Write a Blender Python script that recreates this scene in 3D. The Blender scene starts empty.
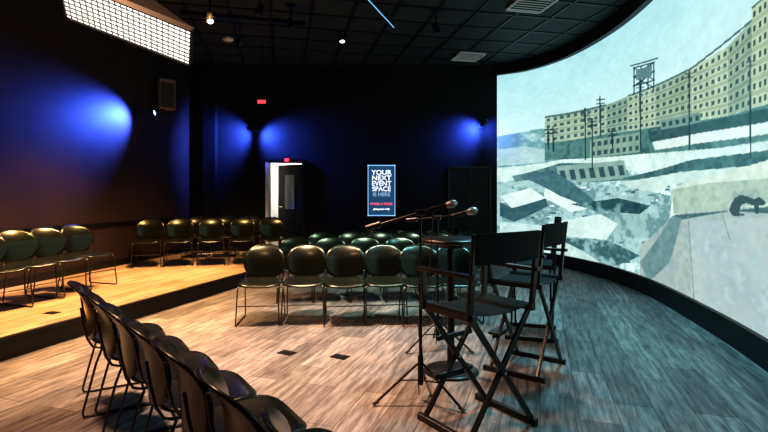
import bpy, math, random
import numpy as np
from mathutils import Vector, Matrix
random.seed(4)
S=bpy.context.scene
try:
    S.view_settings.view_transform='Standard'
    S.view_settings.look='Medium High Contrast'
except Exception: pass
F=480.0; HC=1.4; HY=198.0
CEIL=4.45
# ---------------------------------------------------------------- materials
def mat(name,col,rough=0.5,metal=0.0,emit=None,es=0.0,spec=0.5,coat=0.0):
    m=bpy.data.materials.new(name); m.use_nodes=True
    n=m.node_tree; b=n.nodes['Principled BSDF']
    b.inputs['Base Color'].default_value=(*col,1)
    b.inputs['Roughness'].default_value=rough
    b.inputs['Metallic'].default_value=metal
    b.inputs['Specular IOR Level'].default_value=spec
    b.inputs['Coat Weight'].default_value=coat
    if emit:
        b.inputs['Emission Color'].default_value=(*emit,1)
        b.inputs['Emission Strength'].default_value=es
    return m
def noisy(name,c1,c2,scale=6,rough=0.5,bump=0.1,spec=0.5,metal=0,stretch=(1,1,1),r2=None):
    m=mat(name,c1,rough,metal,spec=spec); n=m.node_tree; b=n.nodes['Principled BSDF']
    tc=n.nodes.new('ShaderNodeTexCoord'); mp=n.nodes.new('ShaderNodeMapping'); mp.inputs['Scale'].default_value=stretch
    nz=n.nodes.new('ShaderNodeTexNoise'); nz.inputs['Scale'].default_value=scale; nz.inputs['Detail'].default_value=6
    cr=n.nodes.new('ShaderNodeValToRGB'); cr.color_ramp.elements[0].color=(*c1,1); cr.color_ramp.elements[1].color=(*c2,1)
    cr.color_ramp.elements[0].position=.3; cr.color_ramp.elements[1].position=.7
    n.links.new(tc.outputs['Object'],mp.inputs[0]); n.links.new(mp.outputs[0],nz.inputs['Vector'])
    n.links.new(nz.outputs['Fac'],cr.inputs[0]); n.links.new(cr.outputs[0],b.inputs['Base Color'])
    if bump:
        bp=n.nodes.new('ShaderNodeBump'); bp.inputs['Strength'].default_value=bump; bp.inputs['Distance'].default_value=.01
        nz2=n.nodes.new('ShaderNodeTexNoise'); nz2.inputs['Scale'].default_value=scale*25
        n.links.new(mp.outputs[0],nz2.inputs['Vector']); n.links.new(nz2.outputs['Fac'],bp.inputs['Height']); n.links.new(bp.outputs[0],b.inputs['Normal'])
    return m
def planks(name,ca,cb,mort,rot,bw,bh,rough,streak=0.6,spec=.4,sx=1.6,sy=30,top=1.3):
    m=mat(name,ca,rough,spec=spec); n=m.node_tree; b=n.nodes['Principled BSDF']
    tc=n.nodes.new('ShaderNodeTexCoord'); mp=n.nodes.new('ShaderNodeMapping'); mp.inputs['Rotation'].default_value=(0,0,rot)
    br=n.nodes.new('ShaderNodeTexBrick'); br.inputs['Scale'].default_value=1
    br.inputs['Brick Width'].default_value=bw; br.inputs['Row Height'].default_value=bh
    br.inputs['Mortar Size'].default_value=.003; br.inputs['Color1'].default_value=(*ca,1); br.inputs['Color2'].default_value=(*cb,1)
    br.inputs['Mortar'].default_value=(*mort,1); br.offset=.37; br.inputs['Bias'].default_value=0.0
    mp2=n.nodes.new('ShaderNodeMapping'); mp2.inputs['Scale'].default_value=(sx,sy,1)
    nz=n.nodes.new('ShaderNodeTexNoise'); nz.inputs['Scale'].default_value=1.3; nz.inputs['Detail'].default_value=6; nz.inputs['Roughness'].default_value=.7
    cr=n.nodes.new('ShaderNodeValToRGB'); e=cr.color_ramp.elements
    e[0].position=.38; e[0].color=(1-streak,)*3+(1,); e[1].position=.64; e[1].color=(top,top,top,1)
    mx=n.nodes.new('ShaderNodeMix'); mx.data_type='RGBA'; mx.blend_type='MULTIPLY'; mx.inputs['Factor'].default_value=1
    n.links.new(tc.outputs['Object'],mp.inputs[0]); n.links.new(mp.outputs[0],br.inputs['Vector'])
    n.links.new(mp.outputs[0],mp2.inputs[0]); n.links.new(mp2.outputs[0],nz.inputs['Vector']); n.links.new(nz.outputs['Fac'],cr.inputs[0])
    n.links.new(br.outputs['Color'],mx.inputs[6]); n.links.new(cr.outputs[0],mx.inputs[7]); n.links.new(mx.outputs[2],b.inputs['Base Color'])
    bp=n.nodes.new('ShaderNodeBump'); bp.inputs['Strength'].default_value=.3; bp.inputs['Distance'].default_value=.01
    n.links.new(nz.outputs['Fac'],bp.inputs['Height']); n.links.new(bp.outputs[0],b.inputs['Normal'])
    return m
M_floor=planks('carpet_planks',(.11,.105,.105),(.25,.235,.23),(.04,.04,.04),math.radians(-72),.9,.24,.6,.65,.35,2.2,20,1.3)
M_plat=planks('platform_planks',(.34,.24,.15),(.52,.38,.26),(.10,.06,.03),math.radians(-75),1.2,.2,.5,.5)
M_wall=noisy('dark_wall_paint',(.005,.005,.006),(.008,.008,.009),3,.6,.15,.2)
M_wallL=noisy('brown_wall_paint',(.026,.016,.015),(.036,.022,.020),2,.6,.2,.2)
M_black=mat('black_trim',(.006,.006,.006),.5,spec=.3)
M_ceil=noisy('ceiling_tile',(.022,.034,.036),(.036,.05,.052),8,.7,.3,.3)
M_bar=mat('ceiling_grid_black',(.004,.004,.004),.5)
M_plastic=noisy('chair_black_plastic',(.005,.0065,.005),(.009,.011,.0085),4,.25,.04,.5)
M_plastic.node_tree.nodes['Principled BSDF'].inputs['Specular Tint'].default_value=(.85,1,.85,1)
M_rod=mat('chair_dark_steel',(.05,.05,.05),.3,.8)
M_wood=noisy('black_lacquered_wood',(.007,.0065,.006),(.014,.012,.011),5,.3,.05,.45,stretch=(1,1,.2))
M_canvas=noisy('black_canvas',(.007,.009,.010),(.013,.015,.016),60,.85,.3,.2)
M_metal=mat('black_metal',(.015,.015,.016),.3,.6)
M_chrome=mat('chrome',(.6,.6,.6),.25,1)
M_mic=mat('mic_grille',(.35,.37,.38),.4,.8)
M_white=noisy('white_paint',(.7,.7,.68),(.75,.75,.72),3,.6,.05)
M_blueE=mat('blue_led_lens',(.1,.2,.9),.3,emit=(.08,.25,1),es=14)
M_redE=mat('red_sign',(.5,.02,.02),.4,emit=(1,.05,.06),es=2.0)
M_warmE=mat('warm_lamp',(1,.8,.5),.4,emit=(1,.82,.6),es=10)
M_soft=mat('softbox_diffuser',(.9,.9,.85),.5,emit=(1,.97,.90),es=2.6)
M_grid=mat('softbox_grid_fabric',(.28,.25,.22),.8)
M_speaker=noisy('speaker_wood',(.20,.11,.08),(.28,.15,.10),5,.4,.05)
M_grille=mat('speaker_grille',(.03,.025,.025),.7)
# ---------------------------------------------------------------- mesh builder
class MB:
    def __init__(s): s.v=[];s.f=[];s.m=[];s.sm=[];s.mats=[]
    def mi(s,m):
        if m not in s.mats: s.mats.append(m)
        return s.mats.index(m)
    def add(s,vs,fs,m,smooth=False):
        o=len(s.v); s.v+= [tuple(v) for v in vs]; k=s.mi(m)
        for f in fs: s.f.append([i+o for i in f]); s.m.append(k); s.sm.append(smooth)
    def box(s,c,d,m,R=None):
        vs=[Vector((x*d[0]/2,y*d[1]/2,z*d[2]/2)) for x in(-1,1) for y in(-1,1) for z in(-1,1)]
        if R is not None: vs=[R@v for v in vs]
        vs=[v+Vector(c) for v in vs]
        s.add(vs,[(0,1,3,2),(4,6,7,5),(0,4,5,1),(2,3,7,6),(0,2,6,4),(1,5,7,3)],m)
    def beam(s,a,b,w,t,m,up=(0,1,0)):
        a=Vector(a);b=Vector(b);z=(b-a).normalized();y=Vector(up);y=(y-z*y.dot(z)).normalized();x=y.cross(z)
        R=Matrix((x,y,z)).transposed(); s.box((a+b)/2,(w,t,(b-a).length),m,R)
    def tube(s,pts,r,m,n=8,cap=True):
        pts=[Vector(p) for p in pts]; rs=r if isinstance(r,(list,tuple)) else [r]*len(pts)
        vs=[];prev=None
        for i,p in enumerate(pts):
            t=(pts[min(i+1,len(pts)-1)]-pts[max(i-1,0)]).normalized()
            if prev is None:
                u=Vector((0,0,1)) if abs(t.z)<.9 else Vector((1,0,0)); u=(u-t*u.dot(t)).normalized()
            else: u=(prev-t*prev.dot(t)).normalized()
            prev=u; w=t.cross(u)
            for k in range(n):
                a=2*math.pi*k/n; vs.append(p+(u*math.cos(a)+w*math.sin(a))*rs[i])
        fs=[]
        for i in range(len(pts)-1):
            for k in range(n): fs.append((i*n+k,i*n+(k+1)%n,(i+1)*n+(k+1)%n,(i+1)*n+k))
        s.add(vs,fs,m,True)
        if cap:
            s.add(vs[:n],[tuple(range(n))[::-1]],m); s.add(vs[-n:],[tuple(range(n))],m)
    def lathe(s,prof,c,m,n=32):
        vs=[(c[0]+r*math.cos(2*math.pi*k/n),c[1]+r*math.sin(2*math.pi*k/n),c[2]+z) for r,z in prof for k in range(n)]
        fs=[(i*n+k,i*n+(k+1)%n,(i+1)*n+(k+1)%n,(i+1)*n+k) for i in range(len(prof)-1) for k in range(n)]
        s.add(vs,fs,m,True)
    def shell(s,fn,m,th=.012,nu=14,nv=12,e=3.0):
        P=[];
        for j in range(nv+1):
            for i in range(nu+1):
                u=-1+2*i/nu; v=-1+2*j/nv
                mx=max(abs(u),abs(v))
                if mx>0:
                    L=(abs(u/mx)**e+abs(v/mx)**e)**(1/e); a=u/L; b=v/L
                else: a=b=0
                P.append(fn(a,b))
        W=nu+1
        N=[]
        for j in range(nv+1):
            for i in range(W):
                du=P[j*W+min(i+1,nu)]-P[j*W+max(i-1,0)]; dv=P[min(j+1,nv)*W+i]-P[max(j-1,0)*W+i]
                c=du.cross(dv); N.append(c.normalized() if c.length>1e-9 else Vector((0,0,1)))
        vs=[p+n*th/2 for p,n in zip(P,N)]+[p-n*th/2 for p,n in zip(P,N)]
        o=len(P); fs=[]
        for j in range(nv):
            for i in range(nu):
                q=(j*W+i,j*W+i+1,(j+1)*W+i+1,(j+1)*W+i); fs.append(q); fs.append(tuple(x+o for x in q[::-1]))
        bd=[i for i in range(W)]+[j*W+nu for j in range(1,nv+1)]+[nv*W+i for i in range(nu-1,-1,-1)]+[j*W for j in range(nv-1,0,-1)]
        for k in range(len(bd)):
            a=bd[k];b=bd[(k+1)%len(bd)]; fs.append((b,a,a+o,b+o))
        s.add(vs,fs,m,True)
    def mesh(s,name):
        me=bpy.data.meshes.new(name); me.from_pydata(s.v,[],s.f)
        for m in s.mats: me.materials.append(m)
        me.polygons.foreach_set('material_index',s.m); me.polygons.foreach_set('use_smooth',s.sm); me.update()
        return me
    def obj(s,name,loc=(0,0,0),rz=0,parent=None,bevel=0):
        o=bpy.data.objects.new(name,s.mesh(name)); S.collection.objects.link(o); o.location=loc; o.rotation_euler=(0,0,rz)
        if parent: o.parent=parent
        if bevel:
            b=o.modifiers.new('bevel','BEVEL'); b.width=bevel; b.segments=2; b.limit_method='ANGLE'
        return o
def inst(name,me,loc,rz,bevel=0):
    o=bpy.data.objects.new(name,me); S.collection.objects.link(o); o.location=loc; o.rotation_euler=(0,0,rz)
    if bevel:
        b=o.modifiers.new('bevel','BEVEL'); b.width=bevel; b.segments=2; b.limit_method='ANGLE'
    return o
def rzface(dx,dy): # local +y faces (dx,dy)
    return math.atan2(-dx,dy)
# ---------------------------------------------------------------- room
XL0,XLs=-4.4,.1505          # left wall x = XL0 - XLs*(11-y)
def xl(y): return XL0-XLs*(11-y)
def poly_prism(name,pts,z0,z1,m,bevel=0):
    b=MB(); n=len(pts)
    vs=[(x,y,z0) for x,y in pts]+[(x,y,z1) for x,y in pts]
    b.add(vs,[tuple(range(n))[::-1],tuple(range(n,2*n))]+[(i,(i+1)%n,n+(i+1)%n,n+i) for i in range(n)],m)
    return b.obj(name,bevel=bevel)
YB=11.0
poly_prism('floor',[(-7,-2.2),(4.6,-2.2),(4.6,11.3),(-7,11.3)],-.1,0,M_floor)
poly_prism('ceiling',[(-7,-2.2),(4.6,-2.2),(4.6,11.3),(-7,11.3)],CEIL,CEIL+.1,M_ceil)
poly_prism('wall_left',[(xl(11.2)-.15,11.2),(xl(-2.2)-.15,-2.2),(xl(-2.2),-2.2),(xl(11.2),11.2)],0,CEIL,M_wallL)
poly_prism('wall_front',[(-6.6,-2.2),(3,-2.2),(3,-2.05),(-6.6,-2.05)],0,CEIL,M_wall)
PZ=.19; dx0,dx1=-2.66,-1.82; dtop=PZ+2.02
b=MB()
def seg(x0,x1,z0,z1): b.box(((x0+x1)/2,YB+.08,(z0+z1)/2),(x1-x0,.16,z1-z0),M_wall)
seg(xl(11)-.02,dx0,0,CEIL); seg(dx1,2.75,0,CEIL); seg(dx0,dx1,dtop,CEIL); seg(dx0,dx1,0,PZ)
b.obj('wall_back')
b=MB(); b.box((-2.2,12.5,1.3),(1.9,.1,2.6),M_white); b.box((-3.1,11.8,1.3),(.1,1.4,2.6),M_white); b.box((-1.3,11.8,1.3),(.1,1.4,2.6),M_white)
b.box((-2.2,11.8,2.65),(1.9,1.4,.1),M_white); b.box((-2.2,11.85,.14),(1.9,1.35,.1),M_plat); b.obj('wall_corridor')
e=bpy.data.objects.new('door_1',None); S.collection.objects.link(e)
b=MB(); fr=.07
b.box((dx0+fr/2-.03,YB,PZ+1.03),(fr,.24,2.06),M_white); b.box((dx1-fr/2+.03,YB,PZ+1.03),(fr,.24,2.06),M_metal); b.box(((dx0+dx1)/2,YB,PZ+2.05),(dx1-dx0+.06,.24,.07),M_metal)
b.obj('frame',parent=e)
b=MB(); b.box((-.38,0,.995),(.76,.045,1.99),M_metal); b.tube([(-.70,-.03,1.0),(-.70,-.07,1.0),(-.58,-.07,1.0)],.01,M_chrome)
b.box((-.38,-.03,1.35),(.30,.01,.8),mat('door_glass_pale',(.25,.28,.28),.2))
b.obj('leaf',(dx1-.06,YB+.12,PZ),math.radians(-32),parent=e)
# platform
PE=lambda y: -3.28+.284*(y-4.1)
poly_prism('stage_platform',[(xl(-2)+.03,-2),(PE(-2),-2),(PE(10.98),10.98),(xl(10.98)+.03,10.98)],0.0,PZ-.004,M_black)
poly_prism('floor_platform',[(xl(-2)+.01,-2),(PE(-2)-.03,-2),(PE(10.98)-.03,10.97),(xl(10.97)+.01,10.97)],PZ-.004,PZ,M_plat)
b=MB(); b.beam((PE(-2)-.01,-2,PZ-.005),(PE(10.9)-.01,10.9,PZ-.005),.05,.03,M_black,up=(0,0,1)); b.obj('trim_platform_nosing')
b=MB(); b.beam((xl(-2)+.015,-2,.95),(xl(10.95)+.015,10.95,.95),.05,.03,M_metal,up=(1,0,0)); b.obj('trim_rail_left')
b=MB(); b.beam((xl(-2)+.012,-2,PZ+.06),(xl(10.95)+.012,10.95,PZ+.06),.12,.02,M_black,up=(1,0,0)); b.obj('baseboard_left')
b=MB(); b.box(((dx1+2.6)/2,YB-.01,.06),(2.6-dx1-.1,.02,.12),M_black); b.obj('baseboard_back')
b=MB(); b.box((-3.95,YB-.09,CEIL/2+PZ/2),(.28,.18,CEIL-PZ),M_wall); b.obj('trim_pilaster')
# --------------- curved screen
cp=[(2.59,11.0),(3.2,10.55),(3.68,9.6),(3.88,8.25),(3.82,6.86),(3.50,5.25),(3.16,3.95),(2.7,2.6),(2.1,1.2)]
C=[np.array(p) for p in cp]; C=[2*C[0]-C[1]]+C+[2*C[-1]-C[-2]]
cur=[]
for i in range(1,len(C)-2):
    for k in range(120):
        t=k/120; p0,p1,p2,p3=C[i-1:i+3]
        cur.append(.5*((2*p1)+(-p0+p2)*t+(2*p0-5*p1+4*p2-p3)*t*t+(-p0+3*p1-3*p2+p3)*t**3))
cur.append(C[-2]); cur=np.array(cur)
dd=np.r_[0,np.cumsum(np.linalg.norm(np.diff(cur,axis=0),axis=1))]
SL=dd[-1]
cpx=384+F*cur[:,0]/cur[:,1]
tan=np.gradient(cur,axis=0); tan/=np.linalg.norm(tan,axis=1)[:,None]
nin=np.c_[tan[:,1],-tan[:,0]]   # inward normal
if nin[400]@(np.array([0,6])-cur[400])<0: nin=-nin
def strip(name,off0,off1,z0,z1,m,step=10):
    idx=list(range(0,len(cur),step)); 
    if idx[-1]!=len(cur)-1: idx.append(len(cur)-1)
    vs=[];
    for i in idx:
        a=cur[i]+nin[i]*off0; c=cur[i]+nin[i]*off1
        vs+=[(a[0],a[1],z0),(c[0],c[1],z0),(c[0],c[1],z1),(a[0],a[1],z1)]
    fs=[]
    for k in range(len(idx)-1):
        o=4*k
        for q in range(4): fs.append((o+q,o+(q+1)%4,o+4+(q+1)%4,o+4+q))
    fs.append((0,1,2,3)); o=4*(len(idx)-1); fs.append((o+3,o+2,o+1,o))
    b=MB(); b.add(vs,fs,m,False); return b.obj(name)
ZB,ZT=.24,4.2
strip('wall_right',-.18,-.03,0,CEIL,M_wall)
strip('baseboard_right',-.03,.05,0,ZB,M_black)
strip('trim_screen_header',-.03,.10,ZT,CEIL,M_black)
poly_prism('wall_right_front',[(2.1,1.2),(2.25,1.2),(2.6,-2.2),(2.45,-2.2)],0,CEIL,M_wall)
# picture on the screen, laid out in surface coordinates (arc length, height)
def p2s(px,py):
    i=np.interp(px,cpx,np.arange(len(cpx))); s=np.interp(i,np.arange(len(dd)),dd); y=np.interp(i,np.arange(len(dd)),cur[:,1])
    if px>cpx[-1]: s=SL
    return (float(s),HC+(HY-py)*float(y)/F)
NA=440
pa=np.linspace(497,775,NA); ia=np.interp(pa,cpx,np.arange(len(cpx)))
ia=np.r_[ia,np.linspace(ia[-1],len(cpx)-1,30)[1:]]; ia[0]=0
Sg=np.interp(ia,np.arange(len(dd)),dd); Xg=np.interp(ia,np.arange(len(dd)),cur[:,0]); Yg=np.interp(ia,np.arange(len(dd)),cur[:,1])
NZ=440; Zg=np.linspace(ZB,ZT,NZ)
SS,ZZ=np.meshgrid(Sg,Zg)
img=np.zeros((NZ,len(Sg),3))
rng=np.random.RandomState(3)
def vnoise(x,y,seed):
    xi=np.floor(x).astype(int); yi=np.floor(y).astype(int); fx=x-xi; fy=y-yi; fx=fx*fx*(3-2*fx); fy=fy*fy*(3-2*fy)
    def h(a,b):
        n=(a*374761393+b*668265263+seed*1013904223)&0x7fffffff; n=((n^(n>>13))*1274126177)&0x7fffffff; return ((n^(n>>16))&0xffff)/65535.
    return (h(xi,yi)*(1-fx)+h(xi+1,yi)*fx)*(1-fy)+(h(xi,yi+1)*(1-fx)+h(xi+1,yi+1)*fx)*fy
def fbm(sc,seed,sx=1,o=4):
    r=0;a=.5
    for k in range(o): r=r+a*(vnoise(SS*sc*sx*2**k+50,ZZ*sc*2**k+50,seed+k)); a/=2
    return r/ (1-.5**o)
N1=fbm(2.0,1,.6); N2=fbm(7,9,.7,3); N3=fbm(18,23,.6,2)
def inpoly(pts,x,y):
    r=np.zeros(x.shape,bool); n=len(pts)
    for i in range(n):
        x0,y0=pts[i];x1,y1=pts[(i+1)%n]
        if y0==y1: continue
        c=((y0>y)!=(y1>y))&(x<(x1-x0)*(y-y0)/(y1-y0)+x0); r^=c
    return r
def poly(pp,col,na=0,raw=False,col2=None,thr=.55):
    q=pp if raw else [p2s(*p) for p in pp]
    xs=[a for a,_ in q]; zs=[a for _,a in q]
    i0,i1=np.searchsorted(Sg,[min(xs),max(xs)]); j0,j1=np.searchsorted(Zg,[min(zs),max(zs)])
    if i1<=i0 or j1<=j0: return
    sl=(slice(j0,j1),slice(i0,i1)); mk=inpoly(q,SS[sl],ZZ[sl])
    base=np.array(col,float)[None,None,:]+np.zeros(mk.shape+(3,))
    if col2 is not None:
        w=np.clip(((N1*.4+N2*.4+N3*.2)[sl]-thr)*9+.5,0,1)[...,None]; base=base*(1-w)+np.array(col2,float)*w
    if na: base=base+((N1*.3+N2*.4+N3*.3)[sl]-.5)[...,None]*na*1.3
    img[sl][mk]=base[mk]
def line(a,b,w,col):
    (x0,y0),(x1,y1)=a,b; L=math.hypot(x1-x0,y1-y0); nx,ny=-(y1-y0)/L*w/2,(x1-x0)/L*w/2
    poly([(x0+nx,y0+ny),(x1+nx,y1+ny),(x1-nx,y1-ny),(x0-nx,y0-ny)],col)
def facade(a,b,c,d,nx,ny,col,wc,wx=.5,wy=.5,na=20):
    poly([a,b,c,d],col,na)
    L=lambda u,v:tuple((a[k]*(1-u)+b[k]*u)*(1-v)+(d[k]*(1-u)+c[k]*u)*v for k in(0,1))
    if ny>2:
        for j in range(1,ny):
            v=j/ny; poly([L(0,v-.02),L(1,v-.02),L(1,v+.03),L(0,v+.03)],tuple(q-26 for q in col))
    for i in range(nx):
        for j in range(ny):
            u0=(i+.5-wx/2)/nx;u1=(i+.5+wx/2)/nx;v0=(j+.55-wy/2)/ny;v1=(j+.55+wy/2)/ny
            poly([L(u0,v0),L(u1,v0),L(u1,v1),L(u0,v1)],wc)
g=np.clip((ZZ-2.4)/1.8,0,1)[...,None]
img[:]=np.array([212,236,234])*(1-g)+np.array([176,216,222])*g
img+=((N1-.5)*14)[...,None]
E=900
poly([(497,138),(545,134),(600,128),(768,96),(E,70),(E,900),(497,900)],(146,184,182),50,col2=(208,232,228),thr=.5)
poly([(497,136),(512,134),(530,130),(548,128),(560,160),(530,170),(497,174)],(124,164,168),50,col2=(168,200,200))
poly([(497,150),(525,146),(545,150),(545,162),(497,166)],(176,204,202),30)
facade((545,117),(606,105),(606,134),(545,143),9,4,(168,188,170),(66,96,94),.5,.45)
facade((606,105),(628,96),(628,131),(606,134),4,4,(142,166,150),(56,84,86),.5,.45)
facade((628,96),(655,86),(655,127),(628,131),5,5,(176,196,174),(62,90,88),.5,.42)
facade((655,86),(692,68),(692,121),(655,127),6,5,(156,178,160),(60,88,86),.5,.42)
facade((692,68),(728,46),(728,116),(692,121),6,6,(180,198,176),(64,92,90),.5,.42)
facade((728,46),(752,20),(752,108),(728,116),4,6,(152,172,156),(56,84,82),.5,.42)
facade((752,8),(768,-6),(768,104),(752,108),3,7,(184,202,178),(62,88,86),.5,.42)
facade((768,-6),(E,-60),(E,95),(768,104),9,8,(162,184,166),(62,88,86),.5,.42)
for a,b_ in [((545,117),(606,105)),((628,96),(692,68)),((692,68),(752,20)),((752,8),(768,-6))]:
    line(a,b_,2,(84,114,110))
D=(40,64,72)
for a,b_ in [((634,68),(634,95)),((654,62),(654,92)),((641,66),(641,90)),((648,64),(648,90)),((633,68),(655,62)),((633,77),(655,71)),((633,86),(655,80)),((634,68),(654,80)),((654,62),(634,77)),((634,86),(654,71)),((634,77),(654,88)),((630,66),(658,58))]:
    line(a,b_,1.3,D)
poly([(636,70),(652,65),(652,76),(636,80)],(98,130,132))
poly([(545,143),(606,134),(655,127),(728,116),(768,104),(E,90),(E,140),(768,140),(720,148),(650,154),(590,158),(545,160)],(98,136,132),60,col2=(54,86,88),thr=.5)
facade((590,140),(640,132),(640,152),(590,158),8,2,(136,162,150),(54,84,86),.55,.5)
facade((660,120),(700,112),(702,132),(662,138),6,2,(120,150,142),(50,78,82),.5,.5)
poly([(648,132),(768,108),(E,96),(E,112),(768,122),(700,134),(650,142)],(58,90,92),30)
poly([(652,142),(700,133),(768,122),(E,110),(E,122),(768,134),(700,143),(655,150)],(216,234,228),20)
poly([(497,168),(560,160),(640,154),(720,148),(768,141),(E,136),(E,168),(768,166),(690,174),(610,170),(560,176),(497,182)],(206,228,222),50)
poly([(512,176),(560,163),(600,163),(628,170),(628,180),(560,184),(520,190)],(106,142,142),50,col2=(62,98,100),thr=.5)
facade((556,166),(624,160),(628,178),(560,184),7,1,(140,168,160),(56,86,90),.55,.55)
poly([(622,178),(690,160),(768,150),(E,144),(E,158),(768,166),(690,172),(640,184)],(86,122,122),50,col2=(50,82,86),thr=.5)
poly([(620,182),(680,172),(768,164),(768,174),(676,184),(640,196)],(198,220,214),30)
poly([(497,184),(540,178),(600,184),(640,190),(672,196),(668,235),(640,262),(600,262),(550,240),(497,232)],(176,206,204),90,col2=(98,132,134),thr=.56)
for k in range(130):
    x=rng.uniform(500,668); y=rng.uniform(182,262); w=rng.uniform(1,7); h=rng.uniform(.6,2.4)
    poly([(x,y),(x+w,y-h*.3),(x+w,y+h),(x,y+h)],[(64,98,102),(216,234,228),(104,136,140)][k%3])
poly([(500,196),(530,188),(546,198),(512,208)],(214,232,226),30)
poly([(500,202),(512,208),(546,198),(548,206),(514,222),(500,216)],(60,92,98),30)
poly([(545,186),(580,194),(600,206),(570,212),(544,198)],(216,234,228),30)
poly([(520,176),(552,170),(600,206),(596,212),(560,196)],(74,108,114),40)
poly([(570,204),(618,198),(650,206),(640,214),(600,212)],(54,86,92),50,col2=(110,144,144))
poly([(596,214),(648,214),(668,222),(664,240),(620,236)],(160,192,188),60,col2=(100,132,134))
poly([(548,222),(600,214),(618,224),(606,240),(560,236)],(204,226,220),40)
poly([(556,238),(606,240),(640,256),(610,268),(575,254)],(74,108,112),60,col2=(130,162,162))
poly([(500,222),(548,226),(560,240),(600,262),(580,262),(530,244),(500,238)],(192,216,212),40)
poly([(672,188),(690,181),(768,160),(E,150),(E,230),(768,206),(720,210),(672,216)],(204,220,208),40)
poly([(640,246),(672,216),(690,210),(768,206),(E,205),(E,900),(640,900)],(168,184,178),44,col2=(146,162,162))
poly([(672,190),(700,184),(768,178),(E,176),(E,204),(768,204),(712,210),(674,214)],(176,194,180),60,col2=(132,154,146))
poly([(674,215),(768,207),(E,206),(E,211),(768,214),(730,211),(674,221)],(74,102,104),30)
poly([(672,216),(682,218),(670,262),(648,282),(640,262)],(108,136,136),40)
poly([(560,262),(600,262),(648,282),(700,300),(700,900),(560,900)],(146,174,172),60,col2=(96,126,128))
poly([(690,222),(768,217),(E,216),(E,900),(700,900)],(180,194,190),50,col2=(160,178,178),thr=.5)
for a,b_ in [((688,216),(694,300)),((722,214),(730,240))]: line(a,b_,1,(124,146,146))
# crouching stone figure on the ledge
poly([(729,211),(731,204),(735,198),(740,195),(747,196),(754,199),(759,197),(763,199),(766,203),(763,206),(759,205),(758,214),(755,214),(754,206),(746,203),(741,205),(739,213),(744,214),(744,216),(733,216)],(54,72,72))
for x,y0,y1 in [(585,108,160),(592,118,170),(548,126,150),(553,126,152),(640,80,150),(689,70,150),(750,58,158),(612,128,150),(600,96,136)]:
    line((x,y0),(x+.5,y1),1.5,(38,62,68))
    line((x-4,y0+4),(x+5,y0+3),1.1,(42,66,72)); line((x-4,y0+8),(x+5,y0+7),1.0,(42,66,72))
line((585,112),(689,74),.6,(120,150,150)); line((689,74),(750,62),.6,(120,150,150))
img+=((N2-.5)*8+(N3-.5)*12)[...,None]
lum=img.mean(-1,keepdims=True); img=lum+(img-lum)*1.2
img=np.clip(img,0,255)/255; lin=np.where(img<=.04045,img/12.92,((img+.055)/1.055)**2.4)
nc=len(Sg)
X=np.tile(Xg,(NZ,1)); Y=np.tile(Yg,(NZ,1))
V=np.stack([X,Y,ZZ],-1).reshape(-1,3)
jj,ii=np.meshgrid(np.arange(NZ-1),np.arange(nc-1),indexing='ij'); a=(jj*nc+ii).ravel()
FF=np.stack([a,a+1,a+nc+1,a+nc],-1)
me=bpy.data.meshes.new('projection_screen'); me.from_pydata(V.tolist(),[],FF.tolist())
ca=me.color_attributes.new('picture','FLOAT_COLOR','POINT')
ca.data.foreach_set('color',np.concatenate([lin.reshape(-1,3),np.ones((nc*NZ,1))],1).ravel())
ms=bpy.data.materials.new('projected_picture'); ms.use_nodes=True; n=ms.node_tree; bs=n.nodes['Principled BSDF']
at=n.nodes.new('ShaderNodeAttribute'); at.attribute_name='picture'
n.links.new(at.outputs['Color'],bs.inputs['Emission Color']); bs.inputs['Emission Strength'].default_value=1.0
bs.inputs['Base Color'].default_value=(.05,.05,.05,1); bs.inputs['Roughness'].default_value=.9
me.materials.append(ms)
o=bpy.data.objects.new('projection_screen',me); S.collection.objects.link(o)
# ---------------------------------------------------------------- ceiling grid & fixtures
b=MB(); th=math.radians(12); R=Matrix.Rotation(th,3,'Z')
for k in range(-12,14):
    for ax in (0,1):
        c=R@Vector((k*.66,0,0)) if ax==0 else R@Vector((0,k*.66,0))
        d=R@Vector((0,1,0)) if ax==0 else R@Vector((1,0,0))
        c=c+Vector((0,5.5,0)); lo,hi=-20,20
        for q,(mn,mx) in enumerate([(-4.9,4.0),(-1.9,10.95)]):
            if abs(d[q])>1e-6:
                t0=(mn-c[q])/d[q];t1=(mx-c[q])/d[q]; lo=max(lo,min(t0,t1)); hi=min(hi,max(t0,t1))
            elif not(mn<c[q]<mx): lo,hi=1,0
        if hi-lo>.3:
            p=c+d*lo;q2=c+d*hi; b.beam((p.x,p.y,CEIL-.008),(q2.x,q2.y,CEIL-.008),.04,.016,M_bar,up=(0,0,1))
b.obj('ceiling_grid')
def at_px(px,py,z):
    d=(z-HC)*F/(HY-py); return ((px-384)*d/F,d)
def vent(px,py,w,h,name):
    x,y=at_px(px,py,CEIL-.03); b=MB()
    b.box((0,h/2,0),(w,.03,.03),M_white); b.box((0,-h/2,0),(w,.03,.03),M_white); b.box((w/2,0,0),(.03,h,.03),M_white); b.box((-w/2,0,0),(.03,h,.03),M_white)
    for k in range(7): b.box((0,-h/2+h*(k+.5)/7,0),(w,.02,.012),M_white,Matrix.Rotation(.5,3,'X'))
    b.box((0,0,.012),(w,h,.005),M_black); b.obj(name,(x,y,CEIL-.03),th)
vent(532,4,.58,.58,'ceiling_vent'); vent(468,57,.55,.55,'ceiling_vent')
b=MB(); M_bs=mat('blue_strip',(.1,.4,.7),.4,emit=(.15,.5,.8),es=1.0)
x0,y0=at_px(362,-8,CEIL-.03); x1,y1=at_px(394,27,CEIL-.03)
b.beam((x0,y0,CEIL-.02),(x1,y1,CEIL-.02),.05,.04,M_metal,up=(0,0,1)); b.beam((x0,y0,CEIL-.042),(x1,y1,CEIL-.042),.018,.006,M_bs,up=(0,0,1)); b.obj('linear_ceiling_light')
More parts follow.
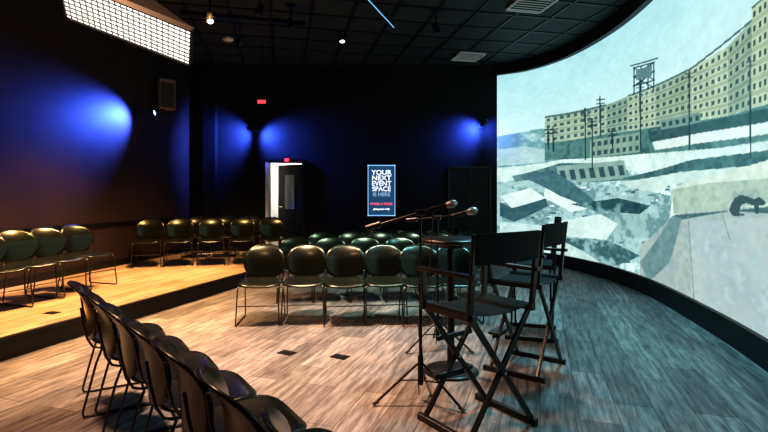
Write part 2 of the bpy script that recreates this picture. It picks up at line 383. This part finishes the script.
def trackspot(px,py,lit,aim=(0,0,-1),z=CEIL-.3,name='track_spotlight'):
    x,y=at_px(px,py,z); b=MB()
    b.tube([(0,0,CEIL-z),(0,0,.06)],.012,M_metal); b.box((0,0,CEIL-z-.02),(.12,.12,.035),M_metal)
    a=Vector(aim).normalized()*.09
    b.tube([-a,-a*.8,a*.7,a],[.03,.05,.06,.065],M_metal,16); b.tube([a*.9,a*1.01],[.045,.045],M_warmE if lit else M_grille,16)
    b.obj(name,(x,y,z))
    return (x,y,z)
trackspot(210,17,True,(.2,-.4,-.9)); trackspot(342,37,True,(.1,-.2,-1),CEIL-.08); trackspot(291,24,False,(.4,-.3,-1)); trackspot(240,40,False,(-.4,.3,-1)); trackspot(260,10,False,(-.3,-.3,-1)); trackspot(436,28,False,(.3,0,-1))
b=MB(); x0,y0=at_px(180,14,CEIL-.06); x1,y1=at_px(300,14,CEIL-.06); b.beam((x0,y0,CEIL-.03),(x1,y1+.5,CEIL-.03),.05,.05,M_metal,up=(0,0,1)); b.obj('lighting_track')
def sign(px,py,d,w,h,name,top=None):
    x=(px-384)*d/F; z=HC+(HY-py)*d/F; b=MB(); b.box((0,0,0),(w,.05,h),M_black); b.box((0,-.028,0),(w*.8,.006,h*.5),M_redE)
    if top: b.tube([(0,0,h/2),(0,0,top-z)],.01,M_metal)
    b.obj(name,(x,d,z))
sign(262,102,9.4,.2,.13,'exit_sign',CEIL); sign(287,160,YB-.17,.12,.14,'exit_sign')
b=MB()
for k,r in ((0,.10),): b.lathe([(0,-.02),(r*.7,-.02),(r,0),(r,.03),(0,.03)],(0,0,0),M_white)
x,y=at_px(228,40,CEIL-.03); b.obj('smoke_detector',(x,y,CEIL-.03))
# ---------------------------------------------------------------- blue sconces
def spot(name,loc,tgt,col,power,size,blend=.6,rad=.05):
    L=bpy.data.lights.new(name,'SPOT'); L.color=col; L.energy=power; L.spot_size=math.radians(size); L.spot_blend=blend; L.shadow_soft_size=rad
    o=bpy.data.objects.new(name,L); S.collection.objects.link(o); o.location=loc
    o.rotation_euler=(Vector(tgt)-Vector(loc)).to_track_quat('-Z','Y').to_euler(); return o
BL=(.05,.12,1.0)
def sconce(pos,wallpt,aims):
    p=Vector(pos); e=bpy.data.objects.new('blue_wall_sconce',None); S.collection.objects.link(e); e.location=p
    b=MB(); w=Vector(wallpt)-p
    b.tube([w,w*.0],.012,M_metal); b.box(w*.97,(.09,.09,.12),M_metal)
    for k,(t,pw,sz) in enumerate(aims):
        a=(Vector(t)-p).normalized()*.09
        if k==0:
            b.tube([-a,a*.6,a],[.035,.05,.055],M_metal,16); b.tube([a*.95,a*1.02],[.045,.045],M_blueE,16)
    b.obj('lamp_head',parent=e)
    for t,pw,sz in aims:
        a=(Vector(t)-p).normalized()*.12
        L=spot('blue_light',p+a,t,BL,pw,sz,1); L.parent=e; L.matrix_parent_inverse=Matrix.Translation(-p)
sconce((-4.22,9.02,3.02),(xl(9.02),9.02,3.02),[((-5.0,8.30,2.66),1200,92)])
sconce((-2.92,10.55,2.96),(-2.92,11,2.96),[((-3.7,11.1,2.7),1000,110),((-2.0,11.3,2.5),550,112)])
sconce((2.2,10.55,3.07),(2.2,11,3.07),[((1.8,11.2,2.8),500,112),((2.7,11.1,2.8),160,110)])
yy=9.62
b=MB(); b.box((0,0,0),(.22,.30,.60),M_speaker); b.box((.112,0,-.02),(.01,.26,.5),M_grille)
b.box((-.16,0,0),(.12,.06,.06),M_metal)
b.obj('wall_speaker',(xl(yy)+.24,yy,HC+103*yy/F),math.radians(-50),bevel=.008)
# poster display
e=bpy.data.objects.new('event_poster_display',None); S.collection.objects.link(e)
pw,ph=.63,1.17; cx=(381.5-384)*YB/F; cz=HC+(HY-190.5)*YB/F; e.location=(cx,YB-.03,cz)
b=MB(); b.box((0,0,0),(pw+.04,.05,ph+.04),M_metal); b.box((0,-.028,0),(pw,.01,ph),mat('poster_navy',(.01,.03,.08),.4,emit=(.02,.08,.16),es=.8))
M_pe=mat('poster_edge',(.3,.6,.9),.4,emit=(.3,.6,.85),es=.9)
for z in (ph/2-.015,-ph/2+.015): b.box((0,-.036,z),(pw,.006,.02),M_pe)
for xx in (pw/2-.01,-pw/2+.01): b.box((xx,-.036,0),(.016,.006,ph),M_pe)
b.obj('panel',parent=e)
M_txt=mat('poster_text_white',(.9,.9,.9),.5,emit=(.85,.93,1),es=1.1); M_red=mat('poster_text_red',(.8,.1,.15),.5,emit=(1,.12,.2),es=1)
def txt(s,z,size,m,sx=1):
    c=bpy.data.curves.new('t','FONT'); c.body=s; c.size=size; c.align_x='CENTER'; c.extrude=.002; c.offset=.003; o=bpy.data.objects.new('text_line',c); S.collection.objects.link(o)
    o.parent=e; o.location=(0,-.04,z); o.rotation_euler=(math.pi/2,0,0); o.scale=(sx,1,1); c.materials.append(m)
txt('YOUR',.36,.15,M_txt,1.1); txt('NEXT',.235,.15,M_txt,1.15); txt('EVENT',.11,.15,M_txt,1.0); txt('SPACE',-.015,.15,M_txt,1.0); txt('IS HERE',-.13,.12,mat('poster_text_grey',(.4,.5,.6),.5,emit=(.3,.45,.6),es=.8),1.0)
txt('BOOK A TOUR',-.33,.07,M_red,1.05); txt('giving tours daily',-.44,.05,M_txt,1.1)
b=MB(); b.box((0,0,1.05),(.95,.05,2.1),M_black); b.box((0,-.03,1.05),(.02,.02,2.1),M_metal); b.box((-.47,-.03,1.05),(.05,.04,2.1),M_metal); b.box((.47,-.03,1.05),(.05,.04,2.1),M_metal); b.box((0,-.03,2.1),(.99,.04,.05),M_metal)
b.tube([(.06,-.04,.95),(.06,-.08,.95),(.06,-.08,1.15),(.06,-.04,1.15)],.01,M_chrome)
b.obj('door_2',(1.95,YB-.03,0))
# ---------------------------------------------------------------- softbox
e=bpy.data.objects.new('softbox_light',None); S.collection.objects.link(e)
d=3.2; ctr=Vector(((127-384)*d/F,d,HC+(HY-26)*d/F))
Lx=Vector((.747,.174,-.267)).normalized(); Ly=Vector((.113,-.25,.153)); Ly=(Ly-Lx*Ly.dot(Lx)).normalized(); nrm=Lx.cross(Ly)
if nrm.y>0: Ly=-Ly; nrm=-nrm
Rm=Matrix((Lx,Ly,nrm)).transposed(); e.matrix_world=Matrix.Translation(ctr)@Rm.to_4x4()
W,H=.83,.32
b=MB()
b.box((0,0,-.03),(W,H,.01),M_soft)
nx,ny=22,9
for k in range(1,nx): b.box((-W/2+W*k/nx,0,-.017),(.003,H,.014),M_grid)
for k in range(1,ny): b.box((0,-H/2+H*k/ny,-.017),(W,.003,.014),M_grid)
for sx in(-1,1): b.box((sx*W/2,0,-.03),(.012,H+.012,.045),M_black)
for sy in(-1,1): b.box((0,sy*H/2,-.03),(W+.012,.012,.045),M_black)
b.add([(-W/2,-H/2,-.05),(W/2,-H/2,-.05),(W/2,H/2,-.05),(-W/2,H/2,-.05),(-.08,-.06,-.26),(.08,-.06,-.26),(.08,.06,-.26),(-.08,.06,-.26)],[(0,4,5,1),(1,5,6,2),(2,6,7,3),(3,7,4,0),(4,7,6,5)],M_black)
b.tube([(0,0,-.25),(0,0,-.38)],.06,M_metal,16)
b.obj('box',parent=e)
b=MB(); inv=(Matrix.Translation(ctr)@Rm.to_4x4()).inverted(); tp=inv@Vector((ctr.x-.1,ctr.y+.3,CEIL)); b.tube([(0,0,-.34),tp],.015,M_metal); b.obj('drop_pole',parent=e)
# ---------------------------------------------------------------- stacking chair
b=MB()
def backf(a,c):
    hw=.238-.012*max(0,c)**2-.02*max(0,-c)**2; x=a*hw; z=.645+.195*c
    y=-.235-.040*(c+1)/2-.080*max(0,c)**2.2-.005*c*c+.055*(a*a) 
    return Vector((x,y,z))
b.shell(backf,M_plastic,.012,16,14,2.6)
def seatf(a,c):
    x=a*.23; y=.0+.225*c; z=.450+.012*a*a-.020*(1-c*c)*.8-.03*max(0,c)**4+.012*max(0,-c)**2
    return Vector((x,y,z))
b.shell(seatf,M_plastic,.014,16,12,4)
for s in(-1,1):
    x=s*.215
    b.tube([(x*.9,-.285,.70),(x*.95,-.272,.60),(x,-.25,.50),(x,-.22,.445),(x,-.18,.432),(x,.14,.428),(x,.18,.42),(x*1.02,.20,.39),(x*1.08,.235,.04),(x*1.08,.225,.014),(x*1.08,.20,.008),(x*1.08,-.24,.008),(x*1.08,-.27,.014),(x*1.08,-.275,.04),(x*1.02,-.20,.34),(x,-.17,.42)],.0075,M_rod,8)
for y,z in((-.17,.425),(.13,.422)): b.tube([(-.215,y,z),(.215,y,z)],.007,M_rod,8)
b.tube([(-.232,.215,.22),(.232,.215,.22)],.006,M_rod,8)
CH=b.mesh('stacking_chair')
def chair(x,y,fx,fy,z=0,j=.04): return inst('stacking_chair',CH,(x,y,z),rzface(fx,fy)+random.uniform(-j,j))
for i,px in enumerate((254,300,343,385,424,462)):
    d=5.15+ (.06 if i%2 else 0); chair((px-384)*d/F,d+.3-.0,.10,-1)
for i in range(6): chair(-1.22+.49*i,6.6+.02*i,.12,-1)
for i in range(6): chair(-1.02+.49*i,7.75,.12,-1)
for i in range(4): chair(-.2+.5*i,8.9,.1,-1)
for i,px in enumerate((141,173,206,238,269)):
    d=8.25+.12*i; chair((px-384)*d/F,d+.25,.3,-1,PZ)
for i,px in enumerate((190,218,245)):
    d=9.35+.05*i; chair((px-384)*d/F,d+.3,.2,-1,PZ)
for d in (4.70,5.15,5.60,6.05,6.55): chair(-4.18+.10*(d-5),d,1,-.35,PZ)
P0=Vector((-2.05,3.22)); P1=Vector((-.24,1.22)); n7=7
for i in range(n7):
    p=P0.lerp(P1,i/(n7-1)) 
    f=Vector((.84,.54)); chair(p.x+f.x*.30,p.y+f.y*.30,f.x,f.y,0,.03)
# ---------------------------------------------------------------- director chair
b=MB(); w=.26; dp=.19; sz=.74
for y in (dp,-dp):
    b.beam((-w,y,.03),(w,y+.0,sz-.03),.035,.02,M_wood,up=(0,1,0)); b.beam((w,y-.024,.03),(-w,y-.024,sz-.03),.035,.02,M_wood,up=(0,1,0))
    b.tube([(0,y-.04,sz/2),(0,y+.02,sz/2)],.01,M_chrome,8)
for s in(-1,1):
    b.box((s*w,0,.02),(.035,.50,.04),M_wood); b.box((s*w,0,sz-.015),(.035,.46,.04),M_wood)
    b.beam((s*(w+.015),-.20,sz-.03),(s*(w+.015),-.25,1.20),.035,.025,M_wood); b.beam((s*(w+.015),.19,sz-.03),(s*(w+.015),.19,.95),.035,.025,M_wood)
    b.box((s*(w+.015),-.01,.96),(.05,.50,.022),M_wood)
b.box((0,dp+.03,.27),(.30,.09,.018),M_wood); b.box((0,dp+.018,.255),(.34,.02,.03),M_wood)
b.beam((-.10,dp+.02,.235),(.10,dp+.02,.235),.02,.02,M_wood,up=(0,0,1))
b.beam((-.155,dp+.01,.50),(.155,dp+.01,.50),.02,.03,M_wood,up=(0,0,1))
def sf(a,c): return Vector((a*(w+.005),c*.21,sz+.008-.03*(1-a*a)))
b.shell(sf,M_canvas,.006,12,8,30)
def bf(a,c): return Vector((a*(w+.03),-.238-.022*(c+1)/2-.03*(1-a*a),1.115+.09*c))
b.shell(bf,M_canvas,.008,12,6,30)
DC=b.mesh('director_chair')
for x,y,fx,fy in ((.58,3.0,-.58,.81),(1.17,3.98,-.80,.60),(1.52,4.95,-.95,.30)): inst('director_chair',DC,(x,y,0),rzface(fx,fy),.003)
# ---------------------------------------------------------------- bar table
b=MB(); b.lathe([(0,1.04),(.25,1.04),(.265,1.05),(.265,1.065),(.25,1.075),(0,1.075)],(0,0,0),M_wood,40)
b.lathe([(.03,.02),(.03,1.04)],(0,0,0),M_metal,20); b.lathe([(.10,1.0),(.12,1.04)],(0,0,0),M_metal,20)
b.lathe([(0,0),(.22,0),(.22,.012),(.19,.02),(.05,.03),(.03,.06)],(0,0,0),M_metal,40); b.obj('bar_table',(.54,3.88,0))
# ---------------------------------------------------------------- mic stands
def micstand(x,y,h,boom_dir,back,fwd,rise,rot=0,k0=1.0):
    b=MB()
    b.tube([(0,0,.10),(0,0,h*.6)],.012,M_metal); b.tube([(0,0,h*.55),(0,0,h)],.009,M_metal); b.tube([(0,0,h*.57),(0,0,h*.62)],.018,M_metal,12)
    b.tube([(0,0,.10),(0,0,.30)],.02,M_metal,12)
    for k in range(3):
        a=rot+k*2*math.pi/3; b.tube([(0,0,.26),(math.cos(a)*.06,math.sin(a)*.06,.22),(math.cos(a)*.34,math.sin(a)*.34,.014)],.009,M_metal,8)
        b.tube([(math.cos(a)*.31,math.sin(a)*.31,.03),(math.cos(a)*.35,math.sin(a)*.35,.012)],.012,M_grille,8)
        b.tube([(0,0,.13),(math.cos(a)*.16,math.sin(a)*.16,.148)],.005,M_metal,6)
    bd=Vector(boom_dir).normalized(); up=Vector((0,0,1)); A=Vector((0,0,h))-bd*back-up*rise*back; B=Vector((0,0,h))+bd*fwd+up*rise*fwd
    b.tube([A,B],.009,M_metal); b.tube([Vector((0,0,h))-bd*.03,Vector((0,0,h))+bd*.03],.022,M_metal,12)
    b.tube([A,A+(B-A).normalized()*.10],.022,M_metal,12)
    md=(bd+up*.25).normalized()
    b.tube([B-md*.03,B+md*.11*k0],[.014*k0,.019*k0],M_metal,12); b.tube([B+md*.09*k0,B+md*.11*k0,B+md*.14*k0,B+md*.16*k0,B+md*.17*k0],[.018*k0,.026*k0,.028*k0,.02*k0,.006],M_mic,14)
    pts=[B]; 
    for k in range(1,9):
        t2=k/8; pts.append(B.lerp(Vector((0.015,0,h*.5)),t2)+Vector((0,0,-.22*math.sin(math.pi*t2))))
    for k in range(1,9): pts.append(Vector((.016*math.cos(k*1.3),.016*math.sin(k*1.3),h*.5*(1-k/8)+.03)))
    b.tube(pts,.004,M_grille,6)
    b.obj('microphone_stand',(x,y,0))
micstand(.255,3.35,1.30,(1,-.1,0),.38,.09,.30,math.radians(200))
micstand(.50,4.48,1.22,(1,-.35,0),.30,.16,.12,math.radians(90),1.3)
for px,py in((287,353),(340,357)):
    d=HC*F/(py-HY); b=MB(); b.box((0,0,.003),(.15,.10,.006),M_metal); b.box((0,.01,.007),(.09,.04,.003),M_black); b.obj('floor_outlet_box',((px-384)*d/F,d,0),-.5)
d=(HC-PZ)*F/(313-HY); b=MB(); b.box((0,0,.003),(.14,.10,.006),M_metal); b.box((0,0,.007),(.08,.04,.003),M_black); b.obj('floor_outlet_box',((52-384)*d/F,d,PZ),-.2)
# ---------------------------------------------------------------- lights
OR=(1,.52,.20)
spot('platform_spot_1',(-3.1,7.8,4.3),(-3.6,6.6,0),OR,2100,72,.8,.25)
spot('platform_spot_2',(-3.3,4.4,4.3),(-3.8,4.9,0),OR,1900,72,.8,.25)
spot('platform_spot_3',(-2.6,7.0,4.3),(-3.2,9.0,.3),OR,1100,60,.8,.25)
spot('house_spot_1',(-1.2,5.2,4.3),(-1.0,4.5,0),(1,.58,.36),2700,66,1,.2)
spot('house_spot_2',(.3,6.2,4.3),(.1,7.0,0),(.80,1,.78),650,65,.9,.25)
spot('house_spot_3',(-1.8,2.2,4.3),(-1.4,3.0,0),(1,.50,.28),1000,80,1,.2)
spot('teal_floor_fill',(1.8,5.4,4.3),(2.0,4.8,0),(.30,.85,1),800,95,1,.3)  # added fill to turn the right floor teal; no such fixture in the room
L=bpy.data.lights.new('corridor_lamp','POINT'); L.energy=50; L.color=(1,.92,.85); o=bpy.data.objects.new('corridor_lamp',L); S.collection.objects.link(o); o.location=(-2.3,11.9,1.9)
w=bpy.data.worlds.new('w'); S.world=w; w.use_nodes=True; w.node_tree.nodes['Background'].inputs[0].default_value=(.01,.012,.015,1); w.node_tree.nodes['Background'].inputs[1].default_value=.3
# ---------------------------------------------------------------- camera
c=bpy.data.cameras.new('camera'); c.sensor_width=36; c.lens=36*F/768; c.shift_y=-(216-HY)/768; c.clip_start=.05
o=bpy.data.objects.new('camera',c); S.collection.objects.link(o); o.location=(0,0,HC); o.rotation_euler=(math.pi/2,0,0); S.camera=o
